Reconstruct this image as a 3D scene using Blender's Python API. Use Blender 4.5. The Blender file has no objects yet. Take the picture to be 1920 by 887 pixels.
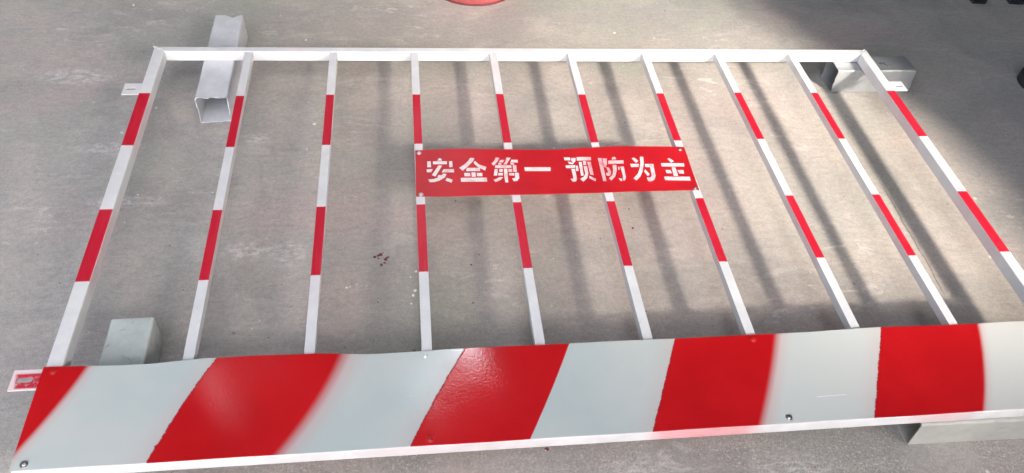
import bpy, bmesh, math, random
from mathutils import Vector, Matrix, noise
random.seed(7)
sc = bpy.context.scene
COL = sc.collection

# ------------------------------------------------------------------ camera
cam_d = bpy.data.cameras.new("camera"); cam = bpy.data.objects.new("camera", cam_d); COL.objects.link(cam)
R0 = Vector((0.9910051732507267, -0.10920115041437274, 0.07735538338384502))
R1 = Vector((-0.027587276077876866, -0.7323287017467619, -0.6803922506863204))
R2 = Vector((0.13094918399473557, 0.6721382159523227, -0.7287540942355235))
m = Matrix((R0, -R1, -R2)).transposed().to_4x4()
m.translation = Vector((0.6275885618, -1.873689088, 1.363387518))
cam.matrix_world = m
cam_d.sensor_width = 36; cam_d.lens = 27.8203; cam_d.clip_start = .02; cam_d.clip_end = 500
sc.camera = cam
sc.render.resolution_x = 1024; sc.render.resolution_y = 473

# ------------------------------------------------------------------ light
SUN = Vector((.085, -.150, .107)).normalized()           # direction towards the sun
elev = math.asin(SUN.z); azim = math.atan2(SUN.x, SUN.y)
w = bpy.data.worlds.new("World"); sc.world = w; w.use_nodes = True
wn = w.node_tree.nodes; wl = w.node_tree.links
bg = wn['Background']
sky = wn.new('ShaderNodeTexSky'); sky.sky_type = 'NISHITA'; sky.sun_disc = False
sky.sun_elevation = elev; sky.sun_rotation = azim
sky.dust_density = 4.0; sky.air_density = 1.0; sky.ozone_density = 1.0
hs = wn.new('ShaderNodeHueSaturation'); hs.inputs['Saturation'].default_value = .5
wl.new(sky.outputs[0], hs.inputs['Color']); wl.new(hs.outputs[0], bg.inputs['Color'])
bg.inputs['Strength'].default_value = 0.15
sd = bpy.data.lights.new("sun", 'SUN'); sd.energy = 1.5; sd.angle = math.radians(5.5); sd.color = (1, .91, .79)
so = bpy.data.objects.new("sun", sd); COL.objects.link(so)
so.rotation_euler = SUN.to_track_quat('Z', 'Y').to_euler()
vs = sc.view_settings; vs.view_transform = 'Standard'; vs.look = 'None'; vs.gamma = 1; vs.exposure = 2.48

# two strip skylights of the work shed, seen only as blurred glints in the fresh gloss paint
def skylight(loc, sx, sy, watts):
    d = bpy.data.lights.new("skylight", 'AREA'); d.shape = 'RECTANGLE'; d.size = sx; d.size_y = sy; d.energy = watts
    d.color = (.86, .93, 1)
    o = bpy.data.objects.new("skylight", d); COL.objects.link(o); o.location = loc
skylight((.90, 1.02, 3.1), .26, .34, 1.3)
skylight((.80, 2.7, 3.1), .40, .9, 1.0)
skylight((-.46, .88, 3.1), .14, .26, .12)

# ------------------------------------------------------------------ helpers
def tag(o, label=None, cat=None, group=None, kind=None):
    if label: o['label'] = label
    if cat: o['category'] = cat
    if group: o['group'] = group
    if kind: o['kind'] = kind
    return o

def empty(name, loc, label, cat, group=None):
    o = bpy.data.objects.new(name, None); COL.objects.link(o); o.location = loc; o.empty_display_size = .05
    return tag(o, label, cat, group)

def link(name, bm, mat, parent=None, org=(0, 0, 0), smooth=None, bevel=0):
    """bm is in scene coordinates; it is stored relative to org"""
    bmesh.ops.recalc_face_normals(bm, faces=bm.faces[:])
    bmesh.ops.translate(bm, verts=bm.verts[:], vec=-Vector(org))
    me = bpy.data.meshes.new(name); bm.to_mesh(me); bm.free()
    me.materials.append(mat)
    o = bpy.data.objects.new(name, me); COL.objects.link(o)
    if parent: o.parent = parent
    else: o.location = org
    if bevel:
        b = o.modifiers.new('edge', 'BEVEL'); b.width = bevel; b.segments = 2; b.limit_method = 'ANGLE'; b.angle_limit = math.radians(40)
        b.harden_normals = False
    if smooth:
        for f in me.polygons: f.use_smooth = True
    return o

def prism(bm, poly, z0, z1):
    lo = [bm.verts.new((x, y, z0)) for x, y in poly]; hi = [bm.verts.new((x, y, z1)) for x, y in poly]
    bm.faces.new(lo[::-1]); bm.faces.new(hi)
    n = len(poly)
    for i in range(n): bm.faces.new((lo[i], lo[(i+1) % n], hi[(i+1) % n], hi[i]))

def disc(bm, c, r, z0, z1, n=16, r1=None):
    r1 = r if r1 is None else r1
    lo = [bm.verts.new((c[0]+r*math.cos(2*math.pi*i/n), c[1]+r*math.sin(2*math.pi*i/n), z0)) for i in range(n)]
    hi = [bm.verts.new((c[0]+r1*math.cos(2*math.pi*i/n), c[1]+r1*math.sin(2*math.pi*i/n), z1)) for i in range(n)]
    bm.faces.new(lo[::-1]); bm.faces.new(hi)
    for i in range(n): bm.faces.new((lo[i], lo[(i+1) % n], hi[(i+1) % n], hi[i]))

class NT:
    """small node helper"""
    def __init__(s, name):
        s.m = bpy.data.materials.new(name); s.m.use_nodes = True
        s.n = s.m.node_tree.nodes; s.l = s.m.node_tree.links
        s.p = s.n['Principled BSDF']
        s.tc = s.n.new('ShaderNodeTexCoord')
        s.sep = s.n.new('ShaderNodeSeparateXYZ'); s.l.new(s.tc.outputs['Object'], s.sep.inputs[0])
        s.x, s.y, s.z = s.sep.outputs
    def put(s, sock, v):
        if hasattr(v, 'is_linked') or hasattr(v, 'links'): s.l.new(v, sock)
        else: sock.default_value = v
    def M(s, op, a, b=0.0, c=0.0, clamp=False):
        k = s.n.new('ShaderNodeMath'); k.operation = op; k.use_clamp = clamp
        s.put(k.inputs[0], a); s.put(k.inputs[1], b); s.put(k.inputs[2], c); return k.outputs[0]
    def ramp(s, v, lo, hi, a=0., b=1.):
        k = s.n.new('ShaderNodeMapRange'); k.interpolation_type = 'SMOOTHSTEP'
        s.put(k.inputs['Value'], v); s.put(k.inputs['From Min'], lo); s.put(k.inputs['From Max'], hi)
        k.inputs['To Min'].default_value = a; k.inputs['To Max'].default_value = b; return k.outputs[0]
    def noise(s, scale, detail=4, rough=.5, stretch=None, dist=0., off=None, vec=None):
        k = s.n.new('ShaderNodeTexNoise'); k.inputs['Scale'].default_value = scale
        k.inputs['Detail'].default_value = detail; k.inputs['Roughness'].default_value = rough; k.inputs['Distortion'].default_value = dist
        v = vec or s.tc.outputs['Object']
        if stretch or off:
            mp = s.n.new('ShaderNodeMapping'); s.l.new(v, mp.inputs[0])
            if stretch: mp.inputs['Scale'].default_value = stretch
            if off: mp.inputs['Location'].default_value = off
            v = mp.outputs[0]
        s.l.new(v, k.inputs['Vector']); return k.outputs[0]
    def mix(s, f, a, b):
        k = s.n.new('ShaderNodeMix'); k.data_type = 'RGBA'
        s.put(k.inputs[0], f)
        for i, v in ((6, a), (7, b)):
            if isinstance(v, tuple): k.inputs[i].default_value = (*v, 1)
            else: s.l.new(v, k.inputs[i])
        return k.outputs[2]
    def up(s):
        k = s.n.new('ShaderNodeSeparateXYZ'); s.l.new(s.tc.outputs['Normal'], k.inputs[0])
        return s.M('GREATER_THAN', k.outputs[2], .55)
    def bump(s, h, strength=.2, dist=.001):
        k = s.n.new('ShaderNodeBump'); k.inputs['Strength'].default_value = strength; k.inputs['Distance'].default_value = dist
        s.l.new(h, k.inputs['Height']); s.l.new(k.outputs[0], s.p.inputs['Normal'])
    def out(s, col=None, rough=None, metal=None):
        for key, v in (('Base Color', col), ('Roughness', rough), ('Metallic', metal)):
            if v is None: continue
            if isinstance(v, tuple): s.p.inputs[key].default_value = (*v, 1)
            else: s.put(s.p.inputs[key], v)
        return s.m

WHITE = (.74, .74, .76)
BARRED = (.52, .009, .028)
BRD_W = (.50, .545, .56)
BRD_R = (.56, .006, .010)

# ------------------------------------------------------------------ materials
def concrete():
    t = NT('concrete')
    big = t.noise(.9, 5, .6, dist=.6); mid = t.noise(5, 6, .62, dist=.4); fine = t.noise(140, 5, .7)
    sweep = t.noise(9, 5, .65, stretch=(.35, 1.6, 1), dist=1.2)
    col = t.mix(t.ramp(big, .36, .64), (.300, .286, .275), (.345, .337, .326))
    col = t.mix(t.ramp(mid, .42, .62, 0, .7), col, (.400, .368, .345))
    col = t.mix(t.ramp(t.noise(3.1, 6, .66, off=(4, 7, 0), dist=.6), .48, .62, 0, .6), col, (.250, .243, .236))
    col = t.mix(t.ramp(t.noise(2.3, 4, .6, off=(14, 3, 0)), .48, .66, 0, .6), col, (.385, .325, .318))
    col = t.mix(t.ramp(t.noise(2.0, 4, .6, off=(1, 13, 0)), .50, .66, 0, .5), col, (.300, .318, .280))
    col = t.mix(t.ramp(t.noise(45, 6, .72, stretch=(.5, 1.4, 1)), .42, .68, 0, .35), col, (.23, .22, .215))
    # trowel sweeps and pale laitance scuffs
    col = t.mix(t.ramp(sweep, .56, .72, 0, .38), col, (.46, .44, .42))
    scuff = t.M('MULTIPLY', t.ramp(t.noise(26, 6, .7, stretch=(.5, 1.3, 1), dist=.8), .54, .66), t.ramp(t.noise(2.4, 3, .5, off=(9, 2, 0)), .52, .66, 0, .75))
    col = t.mix(scuff, col, (.52, .50, .49))
    def spot(cx, cy, rx, ry, n):
        dx = t.M('DIVIDE', t.M('SUBTRACT', t.x, cx), rx); dy = t.M('DIVIDE', t.M('SUBTRACT', t.y, cy), ry)
        d = t.M('ADD', t.M('MULTIPLY', dx, dx), t.M('MULTIPLY', dy, dy))
        return t.M('MULTIPLY', t.ramp(d, 0, 1, 1, 0), n)
    rg = t.ramp(t.noise(60, 5, .75, stretch=(.7, 1.3, 1)), .44, .60)
    sp = None
    for a in ((.27, -.637, .07, .04), (.36, -.65, .05, .05), (-.10, -.28, .10, .03), (.25, -.25, .04, .03), (-.02, -.47, .12, .025), (1.05, -1.24, .10, .06), (.75, -1.28, .09, .05), (1.35, -1.25, .12, .05), (-.25, .02, .12, .05)):
        m_ = spot(*a, rg); sp = m_ if sp is None else t.M('MAXIMUM', sp, m_)
    col = t.mix(t.M('MULTIPLY', sp, .75), col, (.54, .53, .54))
    ck = t.M('ABSOLUTE', t.M('SUBTRACT', t.M('ADD', t.x, t.M('MULTIPLY', t.M('SUBTRACT', t.noise(14, 4, .6), .5), .012)), t.M('ADD', t.M('MULTIPLY', t.y, .03), 1.895)))
    ckm = t.M('MULTIPLY', t.ramp(ck, .0008, .0026, 1, 0), t.M('MULTIPLY', t.ramp(t.y, -.86, -.80), t.ramp(t.y, -.55, -.42, 1, 0)))
    col = t.mix(t.M('MULTIPLY', ckm, .65), col, (.09, .085, .08))
    # open, sandy texture where the float has worn
    sandy = t.ramp(t.M('ADD', t.M('MULTIPLY', t.y, -1), t.M('MULTIPLY', t.noise(2.2, 4, .6), .5)), 1.05, 1.45)
    sandy = t.M('MULTIPLY', sandy, t.ramp(t.noise(6, 5, .65, off=(3, 1, 0)), .42, .60, .15, 1))
    sand = t.M('MULTIPLY', t.ramp(t.noise(230, 3, .8), .50, .60), t.M('ADD', t.M('MULTIPLY', sandy, .50), .08))
    col = t.mix(sand, col, (.16, .15, .145))
    sand2 = t.M('MULTIPLY', t.ramp(t.noise(170, 3, .8, off=(3, 3, 0)), .54, .64), t.M('ADD', t.M('MULTIPLY', sandy, .85), .12))
    col = t.mix(sand2, col, (.56, .51, .49))
    # pin holes
    v = t.n.new('ShaderNodeTexVoronoi'); v.inputs['Scale'].default_value = 16; t.l.new(t.tc.outputs['Object'], v.inputs['Vector'])
    pin = t.M('MULTIPLY', t.ramp(v.outputs['Distance'], .035, .075, 1, 0), t.ramp(t.noise(3.5, 3, .5, off=(1, 5, 0)), .53, .57))
    col = t.mix(t.M('MULTIPLY', pin, .7), col, (.13, .11, .10))
    v2 = t.n.new('ShaderNodeTexVoronoi'); v2.inputs['Scale'].default_value = 11; t.l.new(t.tc.outputs['Object'], v2.inputs['Vector'])
    wh = t.M('MULTIPLY', t.ramp(v2.outputs['Distance'], .03, .07, 1, 0), t.ramp(t.noise(4.5, 3, .5, off=(8, 1, 0)), .55, .59))
    col = t.mix(t.M('MULTIPLY', wh, .7), col, (.72, .72, .70))
    h = t.M('ADD', t.M('MULTIPLY', fine, .5), t.M('ADD', t.M('MULTIPLY', mid, 1.2), t.M('MULTIPLY', sand, -.8)))
    warm = t.M('MULTIPLY', t.M('MULTIPLY', t.ramp(t.x, -.15, .5), t.ramp(t.x, 1.9, 2.6, 1, 0)), t.ramp(t.M('ADD', t.y, t.M('MULTIPLY', big, .6)), .2, .9, 1, .3))  # warm light painted into the floor colour across the sunlit middle
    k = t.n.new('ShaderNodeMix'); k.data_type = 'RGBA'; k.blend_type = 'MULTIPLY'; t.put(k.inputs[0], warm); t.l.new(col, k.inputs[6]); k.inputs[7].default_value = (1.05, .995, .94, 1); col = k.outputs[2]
    grain = t.ramp(t.noise(330, 4, .85), .36, .64); grain2 = t.ramp(t.noise(90, 5, .8), .38, .64)
    k = t.n.new('ShaderNodeMix'); k.data_type = 'RGBA'; k.blend_type = 'MULTIPLY'; k.inputs[0].default_value = 1; t.l.new(col, k.inputs[6])
    c2 = t.n.new('ShaderNodeCombineColor'); gv = t.M('ADD', t.M('ADD', t.M('MULTIPLY', grain, .30), t.M('MULTIPLY', grain2, .20)), .92)
    for q in range(3): t.l.new(gv, c2.inputs[q])
    t.l.new(c2.outputs[0], k.inputs[7]); col = k.outputs[2]
    h = t.M('ADD', t.M('MULTIPLY', fine, .5), t.M('ADD', t.M('MULTIPLY', mid, 1.2), t.M('MULTIPLY', sand, -.8)))
    t.bump(t.M('ADD', h, t.M('MULTIPLY', grain, .4)), .40, .0016)
    return t.out(col, t.ramp(mid, .3, .7, .60, .80))

def painted_steel(name, bands, jag=.0006, gloss=.28):
    """white gloss enamel, red bands sprayed on the upper face between the given y values"""
    t = NT(name)
    grain = t.noise(60, 4, .6, stretch=(4, .35, 1)); n = t.noise(18, 4, .6)
    w_ = t.mix(t.ramp(n, .35, .7), (.63, .63, .65), (.71, .705, .71))
    w_ = t.mix(t.ramp(t.noise(240, 3, .6, stretch=(3, .06, 1)), .5, .75, 0, .25), w_, (.60, .61, .64))
    w_ = t.mix(t.ramp(t.noise(5, 3, .6, off=(2, 1, 0)), .55, .75, 0, .35), w_, (.82, .62, .64))
    info = t.n.new('ShaderNodeObjectInfo')
    yj = t.M('ADD', t.y, t.M('ADD', t.M('MULTIPLY', t.M('SUBTRACT', t.noise(300, 3, .6), .5), jag*4), t.M('MULTIPLY', t.M('SUBTRACT', info.outputs['Random'], .5), .005)))
    mask = None; mist = None
    for y0, y1 in bands:
        b = t.M('MULTIPLY', t.ramp(yj, y0-.0007, y0+.0007), t.ramp(yj, y1-.0007, y1+.0007, 1, 0))
        s = t.M('MULTIPLY', t.ramp(t.y, y0-.03, y0+.02), t.ramp(t.y, y1-.02, y1+.03, 1, 0))
        mask = b if mask is None else t.M('ADD', mask, b); mist = s if mist is None else t.M('ADD', mist, s)
    top = t.up()
    side = t.M('SUBTRACT', 1., top)
    w2 = t.mix(t.M('MULTIPLY', t.M('MULTIPLY', mist, side), .22), w_, (.75, .25, .28))
    r_ = t.mix(t.ramp(t.noise(22, 5, .6, stretch=(1.5, .5, 1)), .35, .7), BARRED, (.55, .018, .042))
    r_ = t.mix(t.ramp(t.noise(260, 3, .6, stretch=(3, .05, 1)), .52, .7, 0, .35), r_, (.62, .07, .10))
    col = t.mix(t.M('MULTIPLY', mask, top), w2, r_)
    chip = t.M('MULTIPLY', t.ramp(t.noise(170, 4, .7, off=(5, 5, 1)), .655, .675), t.ramp(t.noise(9, 3, .6, off=(2, 7, 3)), .52, .60))
    col = t.mix(t.M('MULTIPLY', chip, .75), col, (.20, .17, .15))
    t.bump(t.M('ADD', grain, t.M('MULTIPLY', t.noise(420, 2, .5), .35)), .22, .0008)
    t.p.inputs['IOR'].default_value = 1.5
    return t.out(col, t.ramp(n, .3, .7, gloss, gloss+.14))

def board_paint():
    t = NT('toe_board_paint')
    jn = t.M('SUBTRACT', t.noise(190, 4, .75), .5); jw = t.M('SUBTRACT', t.noise(40, 3, .6), .5)
    q = t.M('ADD', t.y, 1.08)
    def edge(c, soft, jag):
        xb = t.M('ADD', t.M('MULTIPLY', t.M('ADD', t.M('MULTIPLY', q, c[0]), c[1]), q), c[2])
        d = t.M('SUBTRACT', t.x, xb)
        if jag: d = t.M('ADD', d, t.M('ADD', t.M('MULTIPLY', jn, jag), t.M('MULTIPLY', jw, jag*.7)))
        return d, t.ramp(d, -soft, soft)
    L = [((0, 0, -.5), .001, 0), ((.3773, .4384, .238), .0012, .008), ((.3915, .5647, .6866), .0012, .007), ((-.0588, .4616, 1.1111), .0010, .005), ((-.0973, .5124, 1.544), .0010, .009)]
    Rr = [((-.7541, .4279, .0282), .007, 0), ((-.9903, .4653, .4781), .016, 0), ((-.2453, .5, .8974), .0012, .001), ((-.3779, .4825, 1.3257), .011, 0), ((-.7971, .4559, 1.7724), .006, 0)]
    red = None; halo = None; ridge = None
    for a, b in zip(L, Rr):
        d0, e0 = edge(*a); d1, e1 = edge(*b)
        s = t.M('MULTIPLY', e0, t.M('SUBTRACT', 1., e1))
        red = s if red is None else t.M('ADD', red, s)
        wide = b[1]*3.2
        g = t.M('MULTIPLY', t.ramp(d1, 0, wide, 1, 0), t.ramp(d1, -.002, .002)) if b[1] > .003 else None
        if a[1] and a[0][2] > 0:
            g2 = t.M('MULTIPLY', t.ramp(d0, -.045, 0, 0, .45), t.ramp(d0, -.001, .001, 1, 0))
            g = g2 if g is None else t.M('ADD', g, g2)
            k = t.M('MULTIPLY', t.ramp(d0, -.0012, .0004), t.ramp(d0, .0012, .0032, 1, 0))
            ridge = k if ridge is None else t.M('ADD', ridge, k)
        if g is not None: halo = g if halo is None else t.M('ADD', halo, g)
    white = t.mix(t.ramp(t.noise(3, 4, .6), .35, .65), (.46, .520, .515), (.52, .550, .535))
    warm = t.ramp(t.x, .9, 1.95)
    white = t.mix(warm, white, (.60, .60, .575))
    white = t.mix(t.M('MULTIPLY', halo, .30), white, (.62, .22, .22))
    rd = t.mix(t.ramp(t.noise(5, 4, .6), .35, .65), (.45, .007, .010), (.52, .009, .013))
    rd = t.mix(t.M('MULTIPLY', ridge, .6), rd, (.16, .004, .012))
    col = t.mix(red, white, rd)
    # hairline scratch
    sc_ = t.M('MULTIPLY', t.M('LESS_THAN', t.M('ABSOLUTE', t.M('SUBTRACT', t.M('ADD', t.y, t.M('MULTIPLY', t.x, -.03)), -1.196)), .0007), t.M('MULTIPLY', t.M('GREATER_THAN', t.x, 1.385), t.M('LESS_THAN', t.x, 1.445)))
    col = t.mix(t.M('MULTIPLY', sc_, .8), col, (.8, .8, .8))
    grit = t.noise(190, 3, .7)
    t.bump(t.M('ADD', t.M('MULTIPLY', grit, .5), t.M('ADD', t.M('MULTIPLY', ridge, 1.5), t.M('MULTIPLY', t.noise(9, 2, .5), 1.2))), .42, .0007)
    return t.out(col, .11)

def sign_paint():
    t = NT('sign_red_paint')
    c = t.mix(t.ramp(t.noise(7, 4, .6), .35, .65), (.45, .010, .018), (.52, .013, .021))
    t.bump(t.noise(260, 2, .5), .10, .0006)
    return t.out(c, .30)

def letter_paint():
    t = NT('stencil_white_paint')
    n = t.ramp(t.noise(45, 3, .6), .42, .72, 0, .55)
    # thin, pink spray over the start of the second word
    thin = t.M('MULTIPLY', t.ramp(t.x, 1.035, 1.075), t.ramp(t.x, 1.10, 1.17, .55, 0))
    c = t.mix(t.M('ADD', n, thin, clamp=True), (.72, .68, .68), (.70, .22, .25))
    return t.out(c, .45)

def galv(name, base=(.56, .58, .60), metal=.35, rough=.42, dirt=.3):
    t = NT(name)
    n = t.noise(14, 5, .65); v = t.n.new('ShaderNodeTexVoronoi'); v.inputs['Scale'].default_value = 90
    t.l.new(t.tc.outputs['Object'], v.inputs['Vector'])
    c = t.mix(t.ramp(n, .35, .68), tuple(b*.86 for b in base), tuple(b*1.08 for b in base))
    c = t.mix(t.M('MULTIPLY', v.outputs['Distance'], .25), c, tuple(b*.78 for b in base))
    c = t.mix(t.ramp(t.noise(30, 5, .7, off=(3, 1, 2), dist=.5), .56, .70, 0, dirt), c, (.22, .22, .22))
    t.bump(t.noise(25, 4, .5), .2, .0012)
    return t.out(c, t.ramp(n, .3, .7, rough-.08, rough+.12), metal)

def plain(name, col, rough=.5, metal=0., var=.15):
    t = NT(name)
    c = t.mix(t.ramp(t.noise(40, 4, .6), .3, .7), tuple(b*(1-var) for b in col), tuple(min(1, b*(1+var)) for b in col))
    t.bump(t.noise(120, 3, .5), .12, .0008)
    return t.out(c, rough, metal)

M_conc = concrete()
M_bar = painted_steel('bar_enamel', [(-.4045, -.2100), (-.8085, -.6115)])
M_frame = painted_steel('frame_enamel', [(-.3985, -.2020), (-.8058, -.6065)])
M_rail = painted_steel('rail_enamel', [(5, 6)])
M_board = board_paint()
M_sign = sign_paint()
M_let = letter_paint()
M_galv = galv('galvanised_steel', (.40, .415, .43), .45, .38, .4)
M_galv_pale = galv('pale_galvanised_steel', (.66, .67, .71), .15, .42, .12)
M_galv_blue = galv('bluish_galvanised_steel', (.53, .575, .565), .2, .45, .6)
M_zinc = plain('zinc_plated_steel', (.55, .55, .55), .3, .9)
M_redscrew = plain('red_overpainted_steel', (.50, .02, .02), .35)
M_dark = plain('dark_steel', (.060, .062, .072), .45, .3)
M_black = plain('black_rubber', (.03, .03, .034), .5)
M_dblocker = plain('dark_blocker', (.05, .05, .055), .9)  # dark finish of the added, unseen blockers
M_blocker = plain('grey_blocker', (.20, .20, .21), .9)  # grey finish of the added far tower and roof

# ------------------------------------------------------------------ setting
def floor():
    bm = bmesh.new(); s = 40
    v = [bm.verts.new(p) for p in ((-s, -s, 0), (s, -s, 0), (s, s, 0), (-s, s, 0))]; bm.faces.new(v)
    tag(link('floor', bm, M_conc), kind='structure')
floor()
# unseen walls and roof, added to cast the right shade and fade light leftward
def light_blocker(x0, x1, y0, y1, h, z=0, name='light_blocker', mat=None):
    bm = bmesh.new(); prism(bm, [(x0, y0), (x1, y0), (x1, y1), (x0, y1)], z, h)
    tag(link(name, bm, mat or M_blocker), kind='structure')
light_blocker(2.94, 3.10, -2.99, -1.655, .97, mat=M_dblocker)
light_blocker(1.6, 3.9, -3.15, -3.0, 1.5, mat=M_dblocker)  # added to shade the toe board and the near floor
light_blocker(2.94, 3.10, -9.0, -3.16, .97, mat=M_dblocker)
light_blocker(2.94, 3.10, -1.65, 6.9, 3.58, mat=M_dblocker)
light_blocker(1.6, 6.8, -13, -10.4, 14); light_blocker(-8, 12, -1.4, 7, 3.75, 3.6, 'blocker_roof'); light_blocker(1.4, 12, -4.4, -1.41, 3.75, 3.6, 'blocker_roof'); light_blocker(-8, 12, 7.01, 7.3, 3.59, mat=M_dblocker); light_blocker(-3.8, -3.6, -4.4, 7, 3.59, mat=M_dblocker)  # far tower added to fade the sun; roof edges shaped for sky light

# ------------------------------------------------------------------ the fence panel
ORG = Vector((0, 0, .08))
fence = empty('fence_panel', ORG, 'white steel guardrail panel with red bands lying flat on steel tube offcuts', 'safety fence')
ZT = .110
XL0, XL1, XR0, XR1 = -.0200, .0085, 1.9655, 1.9925
G = .0004
def part(name, bm, mat, bevel=0, parent=fence, smooth=None): return link(name, bm, mat, parent, ORG, smooth, bevel)

W = .026; WT = .022
def weld(bm, x, y, z, r=.004, n=5, dx=0, dy=0):
    for i in range(n):
        c = Vector((x+dx*i/n+random.uniform(-.002, .002), y+dy*i/n+random.uniform(-.002, .002), z))
        mt = Matrix.Translation(c) @ Matrix.Diagonal((1, 1, .35, 1))
        bmesh.ops.create_icosphere(bm, subdivisions=1, radius=r*random.uniform(.5, 1), matrix=mt)
bm = bmesh.new(); prism(bm, [(XL0, 0), (XL1, -WT), (XL1, -1.204+WT), (XL0, -1.204)], .08, ZT); part('side_rail', bm, M_frame, .0022)
bm = bmesh.new(); prism(bm, [(XR1, -.003), (XR0, -WT-.002), (XR0, -1.204+WT), (XR1, -1.204)], .08, ZT); part('side_rail', bm, M_frame, .0022)
bm = bmesh.new(); prism(bm, [(XL0+G, 0+G), (XR1-G, -.003+G), (XR0-G, -WT-.002+G), (XL1+G, -WT+G)], .08, ZT-.0003)
part('top_rail', bm, M_rail, .0022)
bm = bmesh.new(); prism(bm, [(XL0+G, -1.204-G), (XR1-G, -1.204-G), (XR0-G, -1.204+WT-G), (XL1+G, -1.204+WT-G)], .08, ZT-.0003)
def rail_bottom():
    t = NT('bottom_rail_enamel')
    n = t.noise(18, 4, .6)
    c = t.mix(t.ramp(n, .35, .7), (.66, .64, .64), (.76, .73, .73))
    def blob(a, b, s, k): return t.M('MULTIPLY', t.M('MULTIPLY', t.ramp(t.x, a-s, a+s), t.ramp(t.x, b-s, b+s, 1, 0)), k)
    st = t.ramp(t.noise(120, 3, .6, stretch=(.1, 1, 6)), .3, .6, .6, 1)
    msk = t.M('MULTIPLY', t.M('ADD', blob(1.06, 1.25, .03, .62), t.M('ADD', blob(1.57, 1.68, .05, .30), blob(.55, .86, .08, .10))), st)
    c = t.mix(msk, c, (.78, .10, .12))
    return t.out(c, .35)
part('bottom_rail', bm, rail_bottom(), .0022)

bars = [(.2229, .2232), (.4439, .4391), (.6607, .6577), (.8762, .8768), (1.0952, 1.0922), (1.3105, 1.3048), (1.5266, 1.5336), (1.7489, 1.7503)]
for xa, xb in bars:
    bm = bmesh.new(); h = .0098; y0, y1 = -WT-.0006, -1.204+WT+.0006
    f = lambda y: xa+(xb-xa)*(-y/1.2)
    sag = random.uniform(-.0012, .0008)
    ys = [y0+(y1-y0)*k/12 for k in range(13)]
    ring = []
    for k, y in enumerate(ys):
        zt = .1088+sag*math.sin(math.pi*k/12); x = f(y)
        ring.append([bm.verts.new(p) for p in ((x-h, y, zt-.020), (x+h, y, zt-.020), (x+h, y, zt), (x-h, y, zt))])
    for a, b in zip(ring, ring[1:]):
        for i in range(4): bm.faces.new((a[i], a[(i+1) % 4], b[(i+1) % 4], b[i]))
    bm.faces.new(ring[0]); bm.faces.new(ring[-1][::-1])
    for sx in (-1, 1): weld(bm, f(y0)+sx*h*.95, y0+.0005, .1065, .0038, 4, 0, 0)
    part('bar', bm, M_bar, .0015)
# weld scars on the two mitred corners
bm = bmesh.new()
weld(bm, XL0+.001, -.001, ZT, .0045, 9, .014, -.012); part('weld_bead', bm, M_rail, 0, smooth=True)
bm = bmesh.new(); weld(bm, XR1-.004, -.004, ZT, .0032, 7, -.016, -.014); part('weld_bead', bm, M_rail, 0, smooth=True)

# slotted mounting tabs
def tab(cx, cy, w, d, z, slot, mat, ang=0, sdx=0, r=.0035):
    bm = bmesh.new(); c, s = math.cos(ang), math.sin(ang)
    T = lambda x, y: (cx+x*c-y*s, cy+x*s+y*c)
    out = [bm.verts.new((*T(x, y), z)) for x, y in ((-w/2, -d/2), (w/2, -d/2), (w/2, d/2), (-w/2, d/2))]
    n = 8; hl = slot/2
    pts = [(hl+r*math.cos(a), r*math.sin(a)) for a in [(-math.pi/2+math.pi*i/n) for i in range(n+1)]]
    pts += [(-hl+r*math.cos(a), r*math.sin(a)) for a in [(math.pi/2+math.pi*i/n) for i in range(n+1)]]
    inn = [bm.verts.new((*T(x+sdx, y), z)) for x, y in pts]
    E = [bm.edges.new((L[i], L[(i+1) % len(L)])) for L in (out, inn) for i in range(len(L))]
    bmesh.ops.triangle_fill(bm, edges=E, use_beauty=True)
    # remove the faces filling the slot
    ctr = Vector((*T(sdx, 0), z))
    kill = [f for f in bm.faces if all(v in inn for v in f.verts)]
    if kill: bmesh.ops.delete(bm, geom=kill, context='FACES_ONLY')
    ex = bmesh.ops.extrude_face_region(bm, geom=bm.faces[:])
    bmesh.ops.translate(bm, verts=[g for g in ex['geom'] if isinstance(g, bmesh.types.BMVert)], vec=(0, 0, -.003))
    return part('mounting_tab', bm, mat)
def tab_red():
    t = NT('tab_red_paint')
    ins = t.M('MULTIPLY', t.M('MULTIPLY', t.ramp(t.M('ADD', t.x, t.M('MULTIPLY', t.y, .15)), -.2205, -.2145), t.ramp(t.y, -1.047, -1.043)), t.ramp(t.y, -1.017, -1.012, 1, 0))
    far = t.ramp(t.noise(110, 5, .75), .36, .50, .45, 1)
    return t.out(t.mix(t.M('MULTIPLY', ins, far), (.74, .62, .63), (.50, .02, .045)), .4)
tab(-.0405, -.181, .041, .044, ZT-.002, .016, M_rail, 0, -.003, .0045)
tab(2.0125, -.178, .040, .040, ZT-.002, .014, M_rail, 0, .003, .0045)
o = tab(-.0455, -1.027, .051, .042, ZT-.002, .016, tab_red(), 0, -.003, .006); tag(o, 'red painted tab with a white rim')

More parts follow.
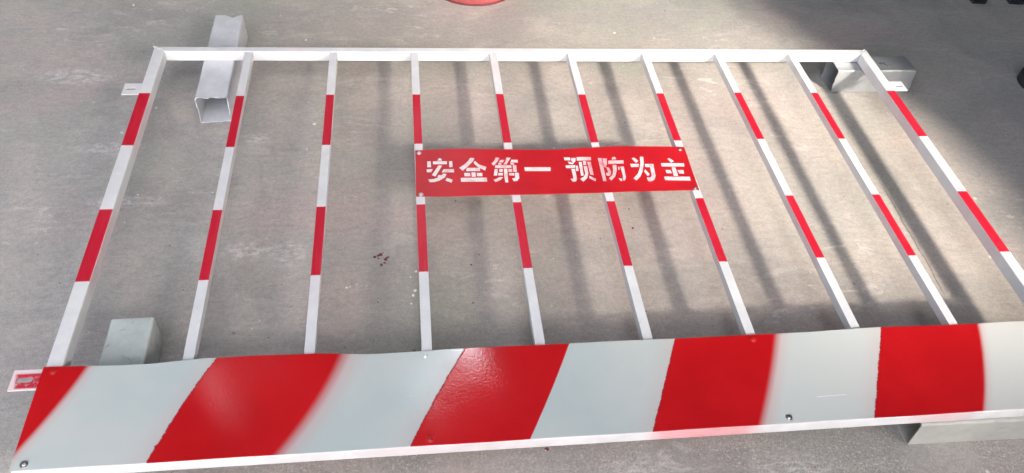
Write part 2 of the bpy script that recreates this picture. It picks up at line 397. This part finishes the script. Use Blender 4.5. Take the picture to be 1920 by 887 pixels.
# toe board: thin sheet with a slightly wavy guillotined edge
def interp(tb, x):
    for (xa, a), (xb, b) in zip(tb, tb[1:]):
        if x <= xb:
            u = max(0, (x-xa)/(xb-xa)); u = u*u*(3-2*u); return a+(b-a)*u
    return tb[-1][1]
TOP = [(-.03, -1.006), (.149, -1.010), (.269, -1.003), (.344, -1.001), (.441, -1.003), (.558, -1.010), (.718, -1.008), (.936, -1.007), (1.14, -1.006), (1.35, -1.007), (1.582, -1.003), (1.80, -1.004), (2.0, -1.003)]
def bz(x, v):
    """board surface height; v 0 at the bottom edge, 1 at the top"""
    return .1122+.0016*(.5+.5*math.sin(x*9.1+.7))*v+.0007*math.sin(x*23+v*3)+.0006
def board():
    bm = bmesh.new(); nx, ny = 160, 14; g = []
    for i in range(nx+1):
        x = -.0205+2.012*i/nx; row = []
        for j in range(ny+1):
            v = j/ny; y0 = -1.2045; y1 = interp(TOP, x); y = y0+(y1-y0)*v
            row.append(bm.verts.new((x, y, bz(x, v))))
        g.append(row)
    for i in range(nx):
        for j in range(ny): bm.faces.new((g[i][j], g[i+1][j], g[i+1][j+1], g[i][j+1]))
    o = part('toe_board', bm, M_board, smooth=True)
    s = o.modifiers.new('sheet', 'SOLIDIFY'); s.thickness = .0012; s.offset = -1
    e = o.modifiers.new('crisp', 'EDGE_SPLIT'); e.split_angle = math.radians(35)
    return o
brd = board()
def screw(x, y, z, r, mat, name='screw', parent=None):
    bm = bmesh.new(); disc(bm, (x, y), r, z, z+.0009, 18, r*.93)
    disc(bm, (x, y), r*.62, z+.0009, z+.0030, 14, r*.42)
    # cross recess
    for a in (.4, .4+math.pi/2):
        c, s = math.cos(a), math.sin(a); L, w_ = r*.34, r*.07
        prism(bm, [(x+c*p*L-s*q*w_, y+s*p*L+c*q*w_) for p, q in ((-1, -1), (1, -1), (1, 1), (-1, 1))], z+.0029, z+.0034)
    return link(name, bm, mat, parent, ORG, None, 0)
for x, y, mt in ((.655, -1.019, M_zinc), (1.3035, -1.018, M_redscrew), (1.316, -1.193, M_zinc), (.657, -1.194, M_redscrew), (0, -1.194, M_zinc), (-.002, -1.017, M_redscrew)):
    screw(x, y, bz(x, .1 if y < -1.1 else .95)-.0002, .0068, mt, 'screw', brd)

# warning sign
STOP = [(.64, -.4305), (.743, -.427), (.845, -.432), (.975, -.4345), (1.069, -.430), (1.15, -.4265), (1.259, -.428), (1.33, -.431)]
SBOT = [(.64, -.587), (.721, -.5895), (.793, -.589), (.916, -.5885), (1.041, -.588), (1.169, -.586), (1.33, -.585)]
def sz(x, v): return .1106+.0016*(1-math.cos((x-.65)*19.0))*(.3+.7*v)*.5
def signb():
    bm = bmesh.new(); nx, ny = 90, 12; g = []
    for i in range(nx+1):
        u = i/nx; row = []
        for j in range(ny+1):
            v = j/ny; x = (.6495+(1.3135-.6495)*u)*(1-v)+(.6515+(1.3175-.6515)*u)*v
            yb, yt = interp(SBOT, x), interp(STOP, x)
            row.append(bm.verts.new((x, yb+(yt-yb)*v, sz(x, v))))
        g.append(row)
    for i in range(nx):
        for j in range(ny): bm.faces.new((g[i][j], g[i+1][j], g[i+1][j+1], g[i][j+1]))
    o = part('sign_board', bm, M_sign, smooth=True)
    s = o.modifiers.new('sheet', 'SOLIDIFY'); s.thickness = .0010; s.offset = -1
    e = o.modifiers.new('crisp', 'EDGE_SPLIT'); e.split_angle = math.radians(35)
    return o
sgn = signb()
STROKES = [[(566,998),(611,988),(635,914),(525,916)],[(287,894),(369,892),(370,693),(280,690)],[(420,891),(749,884),(743,782),(416,790)],[(798,882),(871,881),(872,676),(792,673)],[(265,615),(404,620),(363,519),(265,516)],[(545,746),(626,736),(456,366),(377,421)],[(656,606),(897,608),(894,495),(606,503)],[(639,459),(720,444),(669,329),(539,227),(430,183),(314,181),(288,270),(416,283),(526,337),(500,365),(533,417),(592,402)],[(713,314),(847,245),(816,146),(681,223)],[(1302,982),(1407,971),(1367,870),(1235,695),(1097,541),(1022,645),(1147,751),(1248,872)],[(1385,855),(1422,860),(1496,743),(1663,657),(1625,536),(1470,648),(1379,787)],[(1203,636),(1505,629),(1505,520),(1177,529)],[(1128,463),(1263,459),(1264,350),(1129,354)],[(1296,477),(1392,475),(1386,328),(1295,331)],[(1421,455),(1549,452),(1545,343),(1418,346)],[(1035,298),(1644,290),(1639,158),(1036,172)],[(1916,988),(2007,966),(1938,829),(1842,694),(1793,764),(1866,858)],[(2019,897),(2112,894),(2065,799),(1974,815)],[(1965,787),(2034,772),(2020,725),(1948,738)],[(2177,982),(2274,961),(2199,837),(2151,728),(2077,735),(2134,838)],[(2286,896),(2436,893),(2424,796),(2246,800)],[(2249,781),(2331,765),(2330,724),(2244,734)],[(1880,712),(2265,703),(2254,608),(1862,617)],[(2296,703),(2380,701),(2369,478),(2285,480)],[(1853,579),(1926,578),(1892,361),(1810,357)],[(1963,577),(2042,575),(2033,480),(1954,482)],[(2071,585),(2154,583),(2138,349),(2128,116),(2055,118),(2056,351)],[(2180,572),(2269,569),(2258,475),(2170,477)],[(1928,443),(2034,440),(2025,357),(1916,360)],[(2175,437),(2303,433),(2294,350),(2172,354)],[(1941,301),(2026,293),(1959,208),(1835,140),(1787,212),(1872,250)],[(2323,446),(2409,436),(2403,262),(2347,171),(2259,152),(2233,245),(2303,265)],[(2567,630),(3196,621),(3177,490),(2561,500)],[(3567,965),(3722,953),(3715,855),(3573,858)],[(3748,938),(3857,936),(3828,810),(3764,742),(3734,854)],[(3642,814),(3714,785),(3773,742),(3750,714),(3657,730)],[(3564,677),(3807,680),(3785,586),(3567,581)],[(3816,657),(3862,651),(3856,478),(3785,471)],[(3685,550),(3773,548),(3767,196),(3736,122),(3650,106),(3610,205),(3686,212)],[(3883,964),(4231,956),(4220,844),(3865,837)],[(3905,789),(3981,787),(3946,312),(3879,306)],[(4015,820),(4090,813),(4072,679),(4003,675)],[(4114,784),(4200,782),(4191,314),(4110,335)],[(3997,639),(4084,637),(4070,377),(4013,216),(3900,99),(3838,194),(3948,272),(3995,379)],[(4074,296),(4223,184),(4190,105),(4068,210)],[(4396,910),(4486,908),(4481,698),(4456,98),(4376,100)],[(4509,894),(4619,897),(4586,695),(4522,563),(4484,614)],[(4545,585),(4606,556),(4632,418),(4596,309),(4531,270),(4487,312),(4505,380),(4558,406)],[(4758,931),(4818,944),(4851,863),(4731,846)],[(4634,812),(5014,812),(4996,700),(4614,694)],[(4713,659),(4808,656),(4774,441),(4698,253),(4576,116),(4534,189),(4643,308),(4689,471)],[(4828,592),(4871,577),(4851,481),(4817,482)],[(4891,591),(4977,588),(4952,219),(4912,118),(4858,114),(4888,275)],[(4765,191),(4848,173),(4834,87),(4797,88)],[(5232,878),(5298,910),(5383,784),(5305,721)],[(5151,682),(5373,677),(5349,571),(5157,576)],[(5450,936),(5538,934),(5507,730),(5412,426),(5312,237),(5188,105),(5127,174),(5279,347),(5361,538),(5420,732)],[(5517,674),(5730,669),(5689,254),(5629,120),(5529,63),(5465,71),(5455,192),(5540,190),(5594,257),(5624,565),(5503,568)],[(5482,479),(5559,312),(5496,246),(5438,411)],[(6127,852),(6186,891),(6272,764),(6191,715)],[(5928,698),(6507,685),(6486,567),(5919,580)],[(5985,453),(6104,450),(6115,339),(5981,343)],[(6158,547),(6255,544),(6248,240),(6137,237)],[(6278,446),(6433,442),(6420,318),(6294,321)],[(5891,216),(6524,200),(6512,70),(5891,100)]]
def letters(k0, k1):
    bm = bmesh.new()
    for k, L in list(enumerate(STROKES))[k0:k1]:
        pts = [(.65+x*1e-4, -.56+y*1e-4) for x, y in L]
        z = .0004+k*1e-6
        lo = [bm.verts.new((x, y, sz(x, (y+.587)/.156)+.0001)) for x, y in pts]
        hi = [bm.verts.new((x, y, sz(x, (y+.587)/.156)+z)) for x, y in pts]
        bm.faces.new(hi); n = len(pts)
        for i in range(n): bm.faces.new((lo[i], lo[(i+1) % n], hi[(i+1) % n], hi[i]))
    bmesh.ops.triangulate(bm, faces=[f for f in bm.faces if len(f.verts) > 4])
    o = link('lettering', bm, M_let, sgn, ORG)
CH = (0, 9, 16, 32, 33, 45, 54, 59, 65)          # strokes of each of the eight characters
for k0, k1 in zip(CH, CH[1:]): letters(k0, k1)
for x, y in ((.6605, -.4405), (.6605, -.5815), (1.3045, -.4405), (1.3055, -.5795)):
    screw(x, y, sz(x, .9 if y > -.5 else .05)-.0001, .0058, M_zinc, 'rivet', sgn)

# ------------------------------------------------------------------ steel tube offcuts carrying the panel
def tube(name, c0, c1, w, h, mat, label, cat='steel tube', group='square tube offcuts under the panel', t=.0022, z=0, cut0=None, cut1=None, dent=0, torn=0, notch=0):
    """hollow square tube lying on the floor from c0 to c1 (open ends). cut0/cut1: skew of the ends, top forward of the bottom"""
    a, b = Vector((*c0, 0)), Vector((*c1, 0)); d = (b-a); L = d.length; d.normalize(); s = Vector((-d.y, d.x, 0))
    bm = bmesh.new(); n = 14
    def ringpts(W_, H_, inset):
        r = .005-inset
        q = []
        for (cx, cz, a0) in ((W_/2-r, H_-r, 0), (-W_/2+r, H_-r, 90), (-W_/2+r, r, 180), (W_/2-r, r, 270)):
            for k in range(4):
                an = math.radians(a0+30*k); q.append((cx+r*math.cos(an), cz+r*math.sin(an)))
        out = []
        for i in range(len(q)):
            p0, p1 = q[i], q[(i+1) % len(q)]; out.append(p0)
            if math.dist(p0, p1) > .02:
                for k in range(1, 6): out.append((p0[0]+(p1[0]-p0[0])*k/6, p0[1]+(p1[1]-p0[1])*k/6))
        return out
    O = ringpts(w, h, 0); I = [(x*(w-2*t)/w, t+zz*(h-2*t)/h) for x, zz in O]
    rings = []
    for prof in (O, I):
        rr = []
        for k in range(n+1):
            u = k/n; pts = []
            for (x, zz) in prof:
                al = u*L
                fz = zz/h
                if k == 0: al += (cut0 or 0)*(fz)+torn*noise.noise(Vector((x*70, fz*9, 1)))
                if k == n: al -= (cut1 or 0)*(fz)-torn*noise.noise(Vector((x*70, fz*9, 5)))+notch*math.exp(-((x+.012)/.013)**2)*(fz > .8)
                bul = dent*noise.noise(Vector((u*4, x*10, zz*10+3)))
                p = a+d*al+s*(x*(1+bul)); pts.append(bm.verts.new((p.x, p.y, z+zz-max(0, -bul)*.0)))
            rr.append(pts)
        rings.append(rr)
    m_ = len(O)
    for rr in rings:
        for k in range(n):
            for i in range(m_): bm.faces.new((rr[k][i], rr[k][(i+1) % m_], rr[k+1][(i+1) % m_], rr[k+1][i]))
    for k in (0, n):
        for i in range(m_): bm.faces.new((rings[0][k][i], rings[0][k][(i+1) % m_], rings[1][k][(i+1) % m_], rings[1][k][i]))
    o = link(name, bm, mat, None, ((a.x+b.x)/2, (a.y+b.y)/2, 0), None)
    tag(o, label, cat, group)
    return o
tube('tube_offcut', (.1425, -.180), (.1385, .203), .080, .0797, M_galv_pale, 'pale square tube offcut with torn ends crossing under the left end of the top rail', torn=.012, dent=.05, notch=.012)
far_tube = tube('tube_offcut', (1.897, -.027), (2.148, -.028), .078, .0797, M_galv, 'shiny galvanised tube offcut under the top right corner, dark open end facing left', cut0=-.004, cut1=.010, torn=.004, dent=.03)
tube('tube_offcut', (.094, -.878), (.098, -1.150), .080, .0797, M_galv_blue, 'stained greenish tube offcut half hidden by the striped board at lower left', dent=.02)
tube('tube_offcut', (1.597, -1.168), (2.10, -1.175), .082, .0797, galv('dull_cream_steel', (.50, .485, .44), .1, .5, .35), 'dull cream tube offcut poking out below the bottom rail at lower right', cut0=-.006)

bm = bmesh.new()
for pts in [[(2.035, -.030), (2.043, -.024), (2.040, -.034), (2.050, -.028)], [(2.054, -.022), (2.050, -.036), (2.060, -.040)], [(2.066, -.036), (2.070, -.038)]]:
    for (xa, ya), (xb, yb) in zip(pts, pts[1:]):
        d = Vector((xb-xa, yb-ya, 0)); nn = Vector((-d.y, d.x, 0)).normalized()*.0009
        q = [Vector((xa, ya, 0))-nn, Vector((xb, yb, 0))-nn, Vector((xb, yb, 0))+nn, Vector((xa, ya, 0))+nn]
        prism(bm, [(p.x, p.y) for p in q], .0797, .0801)
pm = link('pen_mark', bm, M_black, None, tuple(far_tube.location)); pm.parent = far_tube; pm.location = (0, 0, 0)

# ------------------------------------------------------------------ things at the edge of the frame
def bucket():
    c = Vector((.866, .548)); e = empty('paint_bucket', (c.x, c.y, 0), 'round red bucket cut off by the top edge of the photo', 'bucket')
    bm = bmesh.new(); n = 64; prof = [(.140, .0), (.1465, .002), (.1475, .006), (.1465, .010), (.150, .05), (.157, .25), (.163, .26), (.163, .27), (.157, .27), (.154, .25), (.143, .008), (.0, .006)]
    R_ = []
    for r, z in prof[:-1]: R_.append([bm.verts.new((c.x+r*math.cos(2*math.pi*i/n), c.y+r*math.sin(2*math.pi*i/n), z+.0005)) for i in range(n)])
    for p, q in zip(R_, R_[1:]):
        for i in range(n): bm.faces.new((p[i], p[(i+1) % n], q[(i+1) % n], q[i]))
    bm.faces.new(R_[-1]); bm.faces.new(R_[0][::-1])
    link('bucket_body', bm, plain('bucket_red', (.34, .07, .075), .45), e, (c.x, c.y, 0), True)
    bm = bmesh.new(); bmesh.ops.create_circle(bm, segments=64, radius=.1480)
    vs_ = bm.verts[:]; r0 = vs_
    bm.clear()
    A_ = [[bm.verts.new((c.x+rr*math.cos(2*math.pi*i/n), c.y+rr*math.sin(2*math.pi*i/n), z)) for i in range(n)] for rr, z in ((.1475, .0003), (.1505, .0003), (.1505, .0045), (.1475, .0055))]
    for p, q in zip(A_, A_[1:]+A_[:1]):
        for i in range(n): bm.faces.new((p[i], p[(i+1) % n], q[(i+1) % n], q[i]))
    link('base_ring', bm, plain('bucket_rim', (.16, .03, .035), .5), e, (c.x, c.y, 0), True)
bucket()
gk = 'dark square tubes at the top right corner'
tube('dark_tube', (2.668, .448), (2.72, 1.05), .052, .05, M_dark, 'dark square tube end at the top right, left one of two', 'dark steel tube', gk)
tube('dark_tube', (2.815, .448), (2.87, 1.05), .056, .05, M_dark, 'dark square tube end nearest the top right corner of the photo', 'dark steel tube', gk)
def coil():
    bm = bmesh.new(); c = (2.612, -.035); n = 48
    prof = [(.045, 0), (.066, 0), (.070, .004), (.070, .030), (.066, .034), (.050, .034), (.045, .030)]
    R_ = [[bm.verts.new((c[0]+r*math.cos(2*math.pi*i/n), c[1]+r*math.sin(2*math.pi*i/n), z)) for i in range(n)] for r, z in prof]
    for p, q in zip(R_, R_[1:]+R_[:1]):
        for i in range(n): bm.faces.new((p[i], p[(i+1) % n], q[(i+1) % n], q[i]))
    tag(link('rubber_ring', bm, M_black, None, (*c, 0), True), 'black round ring just entering the right edge of the photo', 'ring')
coil()

# small litter
def litter(name, pts, mat, label, cat, flat=.3):
    bm = bmesh.new()
    for x, y, r in pts:
        mt = Matrix.Translation((x, y, r*flat*.6)) @ Matrix.Rotation(random.uniform(0, 6.3), 4, 'Z') @ Matrix.Diagonal((random.uniform(.8, 1.3), random.uniform(.7, 1), flat, 1))
        rv = bmesh.ops.create_icosphere(bm, subdivisions=1, radius=r, matrix=mt)
        for v in rv['verts']: v.co += Vector((random.uniform(-.2, .2), random.uniform(-.2, .2), 0))*r
    tag(link(name, bm, mat), label, cat, kind='stuff')
rnd = random.uniform
P = [(.493, -.755, .004), (.500, -.753, .003), (.515, -.746, .002), (.644, -.715, .004), (.641, -.770, .005), (.636, -.783, .004), (.632, -.806, .003), (.0, -.45, .003), (.045, -.827, .003), (.057, -.830, .003), (.067, -.828, .003),
     (-.178, .383, .006), (.12, .235, .005), (.135, .225, .004), (.345, .20, .004), (1.02, -.30, .003), (-.02, -.12, .003)]
P += [(rnd(-.4, 2.6), rnd(-1.3, .5), rnd(.0008, .0022)) for _ in range(150)]
litter('paint_flakes', P, plain('flake_white', (.72, .72, .70), .6), 'white paint flakes and crumbs scattered on the concrete', 'paint flakes')
Q = [(.553, -.668, .0045), (.561, -.664, .004), (.566, -.661, .005), (.578, -.676, .006), (.582, -.670, .004), (.575, -.686, .0035), (.568, -.692, .0045), (.561, -.672, .003), (.571, -.655, .0025), (.878, -1.168, .005), (1.175, -.535, .003), (1.17, -.60, .0035), (.77, -.70, .003), (.79, -.67, .002)]
Q += [(rnd(-.2, 2.4), rnd(-1.3, .5), rnd(.0008, .0022)) for _ in range(110)]
litter('paint_drops', Q, plain('drop_dark_red', (.15, .038, .035), .55), 'small dark red brown drops and grit dried on the floor', 'paint drops', .12)
